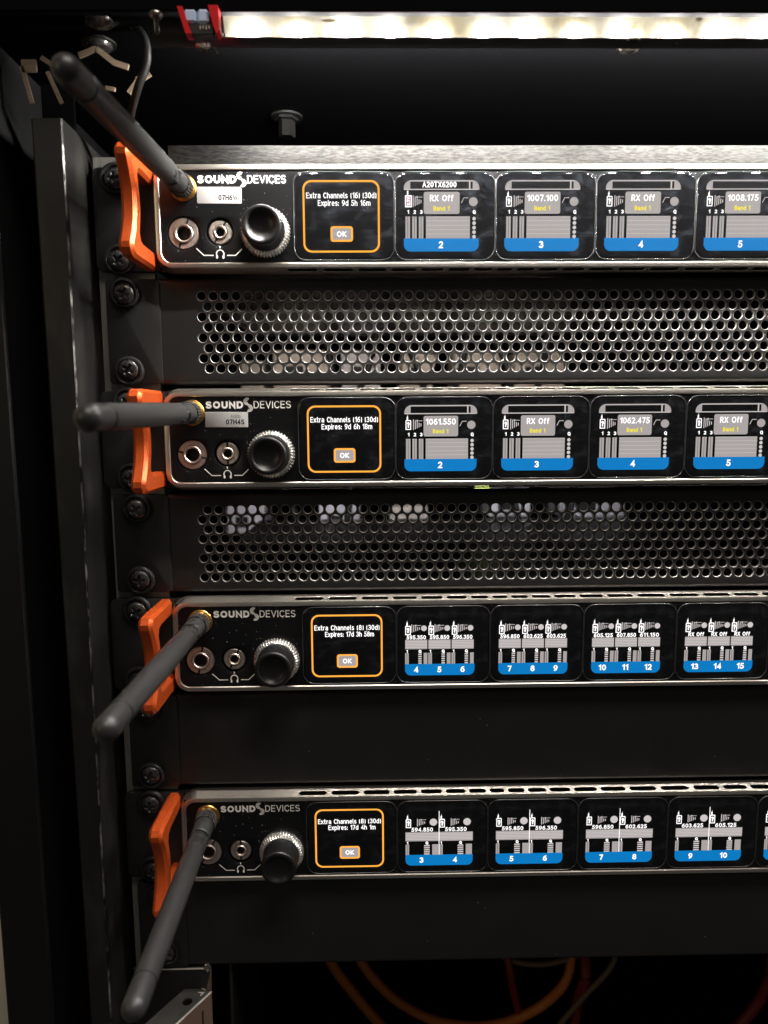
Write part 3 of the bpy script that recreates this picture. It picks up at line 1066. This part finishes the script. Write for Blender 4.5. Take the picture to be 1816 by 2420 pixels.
def receiver(zc, label, xl, l1, l2, screens, sticker=None, jackrot=(70, 60)):
    t = thing('wireless_receiver', label, 'receiver', (0, 0, zc), 'rack receivers')
    fr = obj('front_frame', FRAME, 'bezel', t)
    obj('vent_strip', VENT, 'bezel', fr)
    p = obj('front_panel', PANEL, 'panel', t)
    obj('logo_lettering', LOGO[0], 'print', p)
    obj('logo_symbol', LOGO[1], 'print', p)
    obj('headphone_icon', ICON, 'print', p)
    obj('chassis', CHASSIS, 'powder', t)
    obj('mounting_ear', ear_mesh(xl), 'powder', t)
    obj('handle', HANDLE, 'orange', t)
    s = obj('antenna_socket', SOCK, 'gold', t, (11.6, 0, 11.2))
    obj('hex_nut', HEXN, 'gold', s)
    for J, (jx, jz), jr in ((J1, (11.0, -6.25), jackrot[0]), (J2, (25.6, -5.8), jackrot[1])):
        j = obj('jack_ring', J[0], 'nickel', t, (jx, 0, jz))
        obj('jack_collar', J[1], 'nickel', j)
        obj('jack_bore', J[2], 'black', j)
        obj('spanner_notch', J[3], 'black', j, rot=(0, -R(jr), 0))
    k = obj('knob_skirt', KN[0], 'knurl', t, (44.0, 0, -6.2), (0, R(random.uniform(0, 8)), 0))
    obj('knob_barrel', KN[1], 'knob', k)
    obj('knob_cap', KN[2], 'knob', k)
    put_display(t, 55.5, screen_home(l1, l2))
    for i, S in enumerate(screens):
        put_display(t, 96.15 + 40.6 * i, S)
    if sticker:
        mb = MB()
        mb.rplate(-8.85, 8.85, -3.15, 3.15, 0.35, -0.12, 0, 0.04, 3)
        st = obj('asset_sticker', mb, 'sticker', t, (25.8, PY, 8.3), (0, R(0.4), 0))
        mb = MB()
        text_faces(mb, sticker, 3.5, -0.95, -0.16, 7.6, 2.1, 0.03)
        obj('sticker_number', mb.mesh('sticker_number', 0), 'ink', st)
        mb = MB()
        text_faces(mb, 'Adlib', 3.7, 1.35, -0.14, 4.1, 1.5, 0.0)
        obj('sticker_name', mb.mesh('sticker_name', 0), 'greyink', st)
    return t


X0 = 99.5
SC = [X0 + 40.6 * i for i in range(6)]
UZ = [0.0, -88.9, -177.8, -266.7]
receiver(UZ[0], 'topmost silver-framed receiver, white sticker 07H6W beside its antenna', -25.8, 'Extra Channels (16) (30d)', 'Expires: 9d 5h 16m',
         [screen_single(SC[0], '2', 'A20TX6200', 'RX Off', True), screen_single(SC[1], '3', None, '1007.100'), screen_single(SC[2], '4', None, 'RX Off'), screen_single(SC[3], '5', None, '1008.175'), screen_single(SC[4], '6', None, 'RX Off')], '07H6W', (70, 60))
receiver(UZ[1], 'receiver with white sticker 07H4S, between the two perforated panels', -27.6, 'Extra Channels (16) (30d)', 'Expires: 9d 6h 18m',
         [screen_single(SC[0], '2', None, '1061.550'), screen_single(SC[1], '3', None, 'RX Off'), screen_single(SC[2], '4', None, '1062.475'), screen_single(SC[3], '5', None, 'RX Off'), screen_single(SC[4], '6', None, '1063.100')], '07H4S', (165, 90))
receiver(UZ[2], 'receiver whose displays each show three channels, numbered 4 to 15', -28.0, 'Extra Channels (8) (30d)', 'Expires: 17d 3h 58m',
         [screen_split(SC[0], ('4', '5', '6'), ('595.350', '595.850', '596.350')), screen_split(SC[1], ('7', '8', '9'), ('596.850', '602.625', '603.625')), screen_split(SC[2], ('10', '11', '12'), ('605.125', '607.850', '611.150')), screen_split(SC[3], ('13', '14', '15'), ('RX Off', 'RX Off', 'RX Off'))], None, (80, 65))
receiver(UZ[3], 'lowest receiver, its displays each split in two channels, numbered 3 to 10', -26.4, 'Extra Channels (8) (30d)', 'Expires: 17d 4h 1m',
         [screen_split(SC[0], ('3', '4'), ('594.850', '595.350')), screen_split(SC[1], ('5', '6'), ('595.850', '596.350')), screen_split(SC[2], ('7', '8'), ('596.850', '602.625')), screen_split(SC[3], ('9', '10'), ('603.625', '605.125')), screen_split(SC[4], ('11', '12'), ('607.850', '611.150'))], None, (60, 90))


# ------------------------------------------------------------------ antennas
def antenna_meshes():
    c = MB()
    c.lathe([(4.3, -1.2), (4.75, -1.5), (4.75, -6.8), (4.4, -7.1)], n=120, mod=lambda t, r, y: 1 - 0.12 * (0.5 + 0.5 * math.cos(26 * t)) if r > 4.5 else 1)
    nk = MB()
    nk.lathe([(4.0, -6.9), (4.1, -7.4), (4.15, -16.4), (3.9, -16.8), (3.0, -16.9)], n=40)
    hg = MB()
    hg.lathe([(3.2, -16.5), (3.2, -19.4)], n=30)
    hg.box(-3.9, 3.9, -21.5, -16.8, -2.4, 2.4, 0.5)
    sh = MB()
    sh.lathe([(2.9, -18.9), (3.8, -19.1), (4.0, -19.6), (4.0, -33.0), (4.14, -34.0), (4.1, -60), (3.9, -96.4), (3.5, -96.7), (3.5, -97.7), (3.9, -98.1), (3.85, -107.0)]
             + [(3.85 * math.cos(R(a)), -107.0 - 3.85 * math.sin(R(a))) for a in (15, 30, 45, 60, 75, 89)], n=44)
    nt = MB()
    nt.box(-1.7, 1.7, -26.0, -21.8, 2.8, 4.04, 0.2)
    nt.box(2.8, 4.06, -24.5, -21.8, -1.2, 1.2, 0.2)
    return c.mesh('collar', 30), nk.mesh('neck', 35), hg.mesh('hinge', 35), sh.mesh('sleeve', 35), nt.mesh('hinge_notch', 35)


AN = antenna_meshes()
ANT = [((R(1.7), 0, R(-1.3)), 20, 'antenna leaning up and left, screwed to the topmost receiver'),
       ((R(1.0), 0, R(0.1)), 150, 'antenna pointing left across the orange handle of the receiver stickered 07H4S'),
       ((R(-0.4), 0, R(-0.3)), -35, 'antenna pointing down and left from the receiver with three-channel displays'),
       ((R(-0.2), 0, R(0.9)), 25, 'lowest antenna, hanging steeply down from the lowest receiver')]
for zc, (rot, spin, lab) in zip(UZ, ANT):
    t = thing('antenna', 'black rubber ' + lab, 'antenna', (11.6, 0, zc + 11.2), 'rubber antennas on the receivers', rot)
    t.scale = (1, {-88.9: 1.05, -177.8: 1.03}.get(zc, 1.0), 1)
    obj('collar', AN[0], 'rubber', t)
    obj('neck', AN[1], 'rubber', t)
    obj('hinge', AN[2], 'black', t, rot=(0, R(spin), 0))
    s = obj('sleeve', AN[3], 'rubber', t, rot=(0, R(spin), 0))
    obj('hinge_notch', AN[4], 'black', s)


# ------------------------------------------------------------------ perforated and blank panels
def sheet_profile():
    """front face and rounded top and bottom bends, as (y, z)"""
    yb, yf, h, r = 16.0, 5.4, 21.7, 2.4
    p = [(yb, h)]
    p += [(yf + r - r * math.sin(R(a)), h - r + r * math.cos(R(a))) for a in range(0, 91, 15)]
    q = [(y, -z) for y, z in reversed(p)]
    return p, q


PX0, PX1 = -1.5, 441.5


def bend(mb):
    p, q = sheet_profile()
    for s in (p, q):
        mb.loft([[(x, y, z) for y, z in s] for x in (PX0, PX1)], closed=False)
        mb.loft([[(x, y + (1.2 if i == 0 else 1.2), z - math.copysign(1.2, z)) for i, (y, z) in enumerate(s)] for x in (PX0, PX1)], closed=False)


def vent_panel(zc, xl, parity, label):
    t = thing('vent_panel', label, 'vent panel', (0, 0, zc), 'perforated vent panels')
    mb, rim = MB(), MB()
    px, pz, y0, y1 = 4.755, 4.2, 5.4, 6.7
    rows = 8
    zt = 14.4 + pz / 2
    xs, xe = 8.0, 429.5
    for r_ in range(rows):
        z1 = zt - r_ * pz
        z0 = z1 - pz
        off = 0.0 if (r_ + parity) % 2 == 0 else px / 2
        xa = (16.1 if parity == 0 else 12.95) + off - px / 2
        if parity == 1:
            xa = 13.0 + (0 if r_ % 2 == 1 else px / 2) - px / 2
        mb.frect(xs, xa, z0, z1, y0)
        x = xa
        while x + px < xe:
            mb.cell(x, x + px, z0, z1, x + px / 2, (z0 + z1) / 2, circle(1.84, 20), y0, y1, 0.22, rim)
            x += px
        mb.frect(x, xe, z0, z1, y0)
    mb.frect(PX0, xs, zt - rows * pz, zt, y0)
    mb.frect(xe, PX1, zt - rows * pz, zt, y0)
    mb.frect(PX0, PX1, zt, 19.3, y0)
    mb.frect(PX0, PX1, -19.3, zt - rows * pz, y0)
    bend(mb)
    ps = obj('perforated_sheet', mb.mesh('perforated_sheet', 35, False), 'perf', t)
    obj('hole_rims', rim.mesh('hole_rims', 50, False), 'rim', ps)
    ears(t, xl)
    return t


def ears(t, xl):
    for a, b in ((xl, PX0 + 0.6), (PX1 - 0.6, XW + 22)):
        mb = MB()
        mb.rplate(a, b, -21.2, 21.2, 1.6, 4.75, 7.3, 0.3, 4)
        obj('mounting_ear', mb, 'powder', t)


def blank_panel(zc, xl, label):
    t = thing('blank_panel', label, 'blank panel', (0, 0, zc), 'blank filler panels')
    mb = MB()
    mb.frect(PX0, PX1, -19.3, 19.3, 5.4)
    bend(mb)
    obj('sheet', mb.mesh('sheet', 35, False), 'powder', t)
    ears(t, xl)


vent_panel(-44.45, -22.9, 0, 'black perforated panel right under the topmost receiver, pale shapes behind its lowest holes')
vent_panel(-133.35, -24.4, 1, 'black perforated panel above the receiver with three-channel displays, pale shapes behind its top holes')
blank_panel(-222.25, -22.6, 'plain black filler panel between the two lowest receivers')
blank_panel(-311.15, -22.8, 'plain black filler panel at the bottom, under the lowest receiver')

bar = thing('metal_bar', 'brushed dark metal bar lying on top of the topmost receiver', 'metal bar', (0, 0, 0))
mb = MB()
mb.box(5.3, 436, 3.4, 70, 20.9, 28.2, 0.25)
obj('bar_body', mb, 'brushed', bar)

RS = 15.8
names = ['topmost receiver', 'receiver stickered 07H4S', 'receiver with three-channel displays', 'lowest receiver']
sx = [(-16.4, -16.3), (-16.0, -15.8), (-16.3, -16.9), (-14.6, -14.9)]
for i in range(4):
    for s, w in ((1, 'upper'), (-1, 'lower')):
        rack_screw(sx[i][0 if s > 0 else 1], UZ[i] + s * RS, 4.55, 'black cross-head screw, %s one in the ear of the %s' % (w, names[i]), 0.3, -0.5)
names = [('the perforated panel under the topmost receiver', -44.7, -15.0, -14.6), ('the perforated panel under receiver 07H4S', -133.4, -14.3, -14.2), ('the filler panel above the lowest receiver', -222.1, -14.2, -13.9), ('the bottom filler panel', -309.6, -12.2, -11.0)]
for nm, zc, xa, xb in names:
    for s, w in ((1, 'top'), (-1, 'bottom')):
        rack_screw(xa if s > 0 else xb, zc + s * (RS if nm != 'the bottom filler panel' else 14.6), 4.7, 'black cross-head screw at the %s left of %s' % (w, nm), 0.2, -0.6 * s)


# ------------------------------------------------------------------ small fixings at the top of the rack
def panhead(label, loc, r, drop, name='panel_screw', material='screw'):
    t = thing(name, label, 'screw', loc)
    me = MB()
    me.lathe([(r, 0), (r, -0.25 * drop), (r * 0.85, -0.7 * drop), (r * 0.5, -0.95 * drop), (0.02, -drop)], n=30)
    me.v = [(x, z, y) for x, y, z in me.v]
    obj('head', me, material, t)
    ws = MB()
    ws.lathe([(r * 1.25, 0.1), (r * 1.25, -0.6), (r * 0.9, -0.7)], n=30)
    ws.v = [(x, z, y) for x, y, z in ws.v]
    obj('washer', ws, 'chrome' if material == 'chrome' else 'washer', t)
    return t


panhead('large round screw head under the rack top, top left corner', (-10.5, -22.5, 62.9), 5.6, 3.4, material='screw')
panhead('dark round screw head under the rack top, behind the upper antenna tip', (-17.5, -3.5, 62.9), 5.2, 3.0)
t = panhead('round washer-headed screw peeking out under the LED strip, right side', (181, -22.0, 54.0), 3.8, 2.6, material='chrome')
t = thing('hanging_screw', 'small screw hanging beside the red connector', 'screw', (12.8, -33.6, 58.6))
mb = MB()
mb.lathe([(1.0, 0.0), (2.4, -0.3), (2.5, -0.9), (1.9, -1.5), (1.2, -1.6)], n=24)
mb.v = [(x, z, y) for x, y, z in mb.v]
obj('head', mb, 'chrome', t)
mb = MB()
mb.lathe([(1.15, -1.5), (1.1, -6.2), (0.7, -6.9), (0.02, -7.0)], n=20, mod=lambda a, r, y: 1 + 0.06 * math.cos(a + y * 7))
mb.v = [(x, z, y) for x, y, z in mb.v]
obj('shank', mb, 'screw', t)
t = thing('hanging_bolt', 'dim hex bolt hanging from the rack top behind the top receiver', 'bolt', (46.5, 66, 63))
mb = MB()
mb.lathe([(7.5, 0), (7.5, -0.9), (5.2, -1.0)], n=32)
mb.v = [(x, z, y) for x, y, z in mb.v]
obj('washer', mb, 'washer', t)
mb = MB()
mb.lathe([(5.5, -1.0), (5.5, -2.2), (4.0, -2.4), (4.0, -9.0), (3.6, -9.6), (0.02, -9.6)], n=6)
mb.v = [(x, z, y) for x, y, z in mb.v]
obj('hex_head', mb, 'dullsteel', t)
t = thing('spring_clip', 'small metal clip with a wire tail under the red connector', 'clip', (27.5, -27.5, 50.8))
mb = MB()
mb.lathe([(3.0, 0), (3.1, -0.5), (2.2, -1.0), (0.02, -1.1)], n=24)
mb.v = [(x, z, y) for x, y, z in mb.v]
obj('disc', mb, 'chrome', t)
mb = MB()
mb.tube([(2.0, 0, 0.6), (3.4, -0.3, -0.8), (5.0, -0.6, -2.6)], 0.35, 8)
obj('wire_tail', mb, 'c_black', t)


def spline(pts, n=8):
    out = []
    P = [Vector(p) for p in pts]
    for i in range(len(P) - 1):
        a, b, c, d = P[max(i - 1, 0)], P[i], P[i + 1], P[min(i + 2, len(P) - 1)]
        for k in range(n):
            t = k / n
            out.append(0.5 * ((2 * b) + (c - a) * t + (2 * a - 5 * b + 4 * c - d) * t * t + (3 * b - a - 3 * c + d) * t ** 3))
    out.append(P[-1])
    return out


def cable(name, label, pts, r, material, cat='cable', group=None):
    mb = MB()
    mb.tube(spline(pts), r, 12)
    return tag(obj(name, mb, material), label, cat, group)


cable('power_lead', 'thin black lead looping down from the rack top beside the upper antenna', [(-3.0, -15, 66), (-0.5, -15, 63.5), (2.6, -15, 60.5), (4.0, -15, 56), (3.2, -14, 50.5), (-0.8, -12, 43.5), (-6.5, -4, 36.5), (-13, 10, 29)], 1.5, 'c_black', 'lead')
GC = 'loose cables under the bottom panel'
cable('signal_cable', 'orange cable hanging steeply under the bottom panel, left one', [(50, 135, -405), (56, 120, -421), (70, 120, -444), (88, 120, -468), (100, 130, -490)], 3.2, 'c_orange', 'cable', GC)
cable('signal_cable', 'long orange cable looping in a wide sag under the bottom panel', [(66, 135, -405), (76, 120, -423), (94, 120, -447), (113, 120, -461), (130, 120, -468), (152, 120, -471), (174, 120, -467), (195, 120, -455), (209, 120, -436), (216, 135, -415)], 3.0, 'c_orange', 'cable', GC)
cable('signal_cable', 'thin dark red cable hanging left of the centre of the sagging loop', [(168, 140, -410), (171, 122, -428), (174, 122, -446), (180, 122, -470)], 2.6, 'c_red', 'cable', GC)
cable('signal_cable', 'thicker dark red cable hanging at the right end of the sagging loop', [(222, 140, -410), (219, 116, -430), (215, 116, -449), (212, 116, -472)], 3.4, 'c_red', 'cable', GC)
cable('signal_cable', 'bright red cable at the right edge under the bottom panel', [(345, 130, -415), (339, 118, -434), (332, 118, -456), (318, 118, -476)], 3.4, 'c_red', 'cable', GC)
cable('signal_cable', 'tan wire drooping flat just under the bottom panel', [(160, 135, -418), (168, 125, -426), (188, 124, -431), (208, 124, -428), (236, 128, -420)], 1.8, 'c_tan', 'cable', GC)
cable('signal_cable', 'tan wire crossing in front of the thicker red cable', [(240, 118, -414), (233, 112, -425), (219, 112, -442), (208, 112, -456), (196, 112, -472)], 1.8, 'c_tan', 'cable', GC)

# raw-edged cut-outs of a bracket, upper left behind the antenna
br = thing('notched_bracket', 'dark notched bracket with raw tan edges, upper left corner', 'bracket', (0, 30, 0))
PL = {
    (118, 370): (-51.3, 58.4, -75.5, 82.8), (205, 370): (-45.4, 58.4, -68.4, 82.5), (115, 345): (-51.5, 60.0, -75.6, 84.6), (220, 345): (-44.2, 60.0, -67.0, 84.6), (205, 400): (-45.6, 56.4, -68.8, 80.3), (125, 400): (-51.0, 56.4, -75.2, 80.3),
    (180, 580): (-48.0, 44.5, -71.5, 66.3), (265, 400): (-41.3, 56.4, -63.6, 80.3), (345, 575): (-36.4, 44.8, -57.8, 66.7), (230, 320): (-43.4, 61.7, -66.0, 86.5),
    (320, 380): (-37.3, 57.7, -58.9, 81.9), (440, 310): (-28.6, 62.4, -48.7, 87.3), (540, 270): (-21.5, 65.0, -40.3, 90.4), (640, 350): (-14.8, 59.8, -32.4, 84.3),
    (720, 375): (-9.3, 58.1, -25.9, 82.3), (840, 405): (-0.9, 56.1, -16.1, 80.0), (770, 450): (-6.0, 53.1, -22.1, 76.5), (720, 520): (-9.7, 48.5, -26.5, 71.0), (590, 490): (-18.8, 50.5, -37.2, 73.4), (645, 500): (-15.0, 49.8, -32.6, 72.6)}


def plp(k, Y=-8.0):
    a, b, c, d = PL[k]
    f = (Y - 5) / 55.0
    return (a + (c - a) * f, b + (d - b) * f)


for w, ks in ((7.5, [(118, 370), (205, 370)]), (2.6, [(118, 370), (180, 580)]), (2.4, [(265, 400), (345, 575)]), (2.8, [(230, 320), (320, 380)]),
              (3.4, [(440, 310), (540, 270)]), (3.4, [(540, 270), (640, 350), (720, 375)]), (4.2, [(840, 405), (770, 450)]), (2.6, [(770, 450), (720, 520)]), (2.4, [(590, 490), (645, 500)])):
    mb = MB()
    pts = [plp(k) for k in ks]
    w *= 0.62
    mb.stroke(pts, w, -38.0)
    mb.stroke(pts, w * 0.9, -37.0)
    n = len(pts)
    fs = []
    for i in range(n - 1):
        fs += [(i, i + 1, 2 * n + i + 1, 2 * n + i), (n + i, n + i + 1, 3 * n + i + 1, 3 * n + i)]
    fs += [(0, n, 3 * n, 2 * n), (n - 1, 2 * n - 1, 4 * n - 1, 3 * n - 1)]
    mb.f += fs
    obj('raw_edge', mb.mesh('raw_edge', 0), 'tan', br)

# ------------------------------------------------------------------ steel bracket, lower left
sb = thing('steel_bracket', 'bare steel bracket with a round hole, bottom left under the filler panel', 'bracket', (0, 0, 0))
AL, AR = (-1.0, 9.7, -344.0), (0, 0, R(-32))         # the arm swings out to the front left
mb = MB()
mb.cell(0, 12.0, -70, 0, 6.7, -9.6, circle(2.3, 28), 0, 1.0, 0.1)
mb.v = [(x, z, -y) for x, y, z in mb.v]
obj('top_plate', mb.mesh('top_plate', 30), 'brkplate', sb, AL, AR)
mb = MB()
mb.box(11.0, 12.3, -70, 0.4, -28, -0.1, 0.3)
obj('side_flange', mb, 'brownsteel', sb, AL, AR)
mb = MB()
mb.box(12.2, 12.6, -6.5, -5.6, -24, -5, 0.1)
mb.box(12.2, 12.6, -15.5, -14.6, -24, -5, 0.1)
obj('flange_slot', mb, 'black', sb, AL, AR)
mb = MB()
mb.box(11.6, 12.5, -70, 0.3, -0.25, 0.2, 0.1)
mb.box(5.0, 9.2, -0.9, -0.4, 0.02, 0.25, 0.05)
mb.add([(7.0, -3.6, 0.08), (9.9, -2.5, 0.08), (9.7, -1.9, 0.08), (7.2, -2.9, 0.08)], [(0, 1, 2, 3)])  # corner glints drawn as thin pale slivers
mb.add([(9.2, -4.2, 0.1), (9.8, -4.3, 0.1), (9.5, -1.8, 0.1), (8.9, -1.9, 0.1)], [(0, 1, 2, 3)])
obj('bright_edge', mb, 'brightedge', sb, AL, AR)
mb = MB()
mb.box(-27.0, 8.5, 5.4, 7.2, -420, -333.2, 0.3)
obj('back_plate', mb, 'powder', sb)
mb = MB()
mb.box(-19, 6.4, 4.8, 5.5, -333.9, -333.2, 0.15)
mb.loft([[(7.6, 5.0, -334.6), (8.2, 5.0, -334.6), (8.2, 5.6, -334.6), (7.6, 5.6, -334.6)], [(0.6, 8.4, -343.8), (1.3, 8.4, -343.8), (1.3, 9.0, -343.8), (0.6, 9.0, -343.8)]], True, True)
obj('bright_edge', mb, 'brightedge', sb)
mb = MB()
mb.lathe([(1.9, 6.2), (1.9, 5.2), (1.2, 4.6), (0.02, 4.4)], 7.4, -333.2, 24)
obj('rivet', mb, 'chrome', sb)
mb = MB()
mb.loft([[(7.9, 5.3, -335.0), (1.0, 8.8, -344.2), (9.2, 3.8, -344.2), (9.2, 5.3, -335.0)], [(7.9, 6.5, -335.0), (1.0, 10.0, -344.2), (9.2, 5.0, -344.2), (9.2, 6.5, -335.0)]], True, True)
obj('gusset', mb, 'brownsteel', sb)
mb = MB()
mb.box(16.6, 18.2, 9, 90, -460, -332.6, 0.3)
obj('stiffener', mb, 'powder', sb)

# ------------------------------------------------------------------ pale equipment seen through the perforations
GE = 'pale boxes behind the perforated panels'


def device(label, x0, x1, y0, z0, z1, material='pale', tilt=0.0):
    y1 = y0 + 75                                 # well behind the panels, out of focus
    f = (y1 + 308.0) / (y0 + 308.0)
    x0, x1, z0, z1 = 85.8 + (x0 - 85.8) * f, 85.8 + (x1 - 85.8) * f, -79.9 + (z0 + 79.9) * f, -79.9 + (z1 + 79.9) * f
    y0 = y1
    t = thing('power_supply', label, 'power supply', ((x0 + x1) / 2, y0, z0), GE, (0, R(tilt), 0))
    w = (x1 - x0) / 2
    mb = MB()
    mb.box(-w, w, 0, 40, 0, z1 - z0, 1.5)
    obj('case', mb, material, t)
    mb = MB()
    mb.box(-w * 0.55, w * 0.1, -0.8, 0.5, (z1 - z0) * 0.25, (z1 - z0) * 0.6, 0.3)
    obj('socket', mb, 'black', t)
    return t


device('pale box seen through the lowest holes, left end of the upper perforated panel', -2, 14, 195, -62, -42, 'pale')
device('wide beige box behind the lowest holes under the first home display', 22, 58, 180, -62, -36.5)
device('beige box behind the lowest holes, second along from the wide one', 66, 92, 190, -62, -36, 'palewhite')
device('tilted grey box behind the lowest holes under channel 2', 104, 126, 185, -63, -38, 'pale', 6)
device('long beige box behind the lowest holes under channel 3', 140, 172, 185, -62, -37.2)
device('beige box behind the lowest holes under channel 4', 182, 216, 190, -62, -36.8, 'pale', -3)
device('violet-white box behind the top holes, left end of the lower perforated panel', -14, 12, 195, -160, -139, 'palewhite')
device('violet-white box behind the top holes, below the home display', 48, 76, 190, -162, -136, 'palewhite', 4)
device('grey-white box behind the top holes, below channel 2', 98, 124, 190, -164, -140, 'pale')
device('bright white box behind the top holes, below channel 3', 164, 192, 180, -147, -128, 'palewhite')
device('long white box behind the top holes, below channel 4', 212, 256, 180, -148, -129, 'palewhite')
GB = 'dark leads behind the perforated panels'
for k, (xa, za, xb, zb) in enumerate(((52, -20, 60, -75), (90, -22, 72, -72), (110, -24, 128, -74), (156, -22, 141, -74), (176, -24, 190, -72), (214, -22, 202, -74), (20, -128, 34, -175), (70, -128, 62, -175), (186, -126, 196, -170), (236, -126, 226, -170))):
    cable('equipment_lead', 'dark lead behind the %s perforated panel, %s from the left' % ('upper' if k < 6 else 'lower', ('first', 'second', 'third', 'fourth', 'fifth', 'sixth')[k if k < 6 else k - 6]), [(xa, 236, za), ((xa + xb) / 2 + 2, 232, (za + zb) / 2), (xb, 236, zb)], 2.6, 'c_black', 'lead', GB + (', upper' if k < 6 else ', lower'))
tag(obj('cable_tag', (lambda b: (b.box(150, 160, 150, 153, -128, -122, 0.5), b)[1])(MB()), 'lime'), 'lime green tag glimpsed in the slit under receiver 07H4S', 'tag')
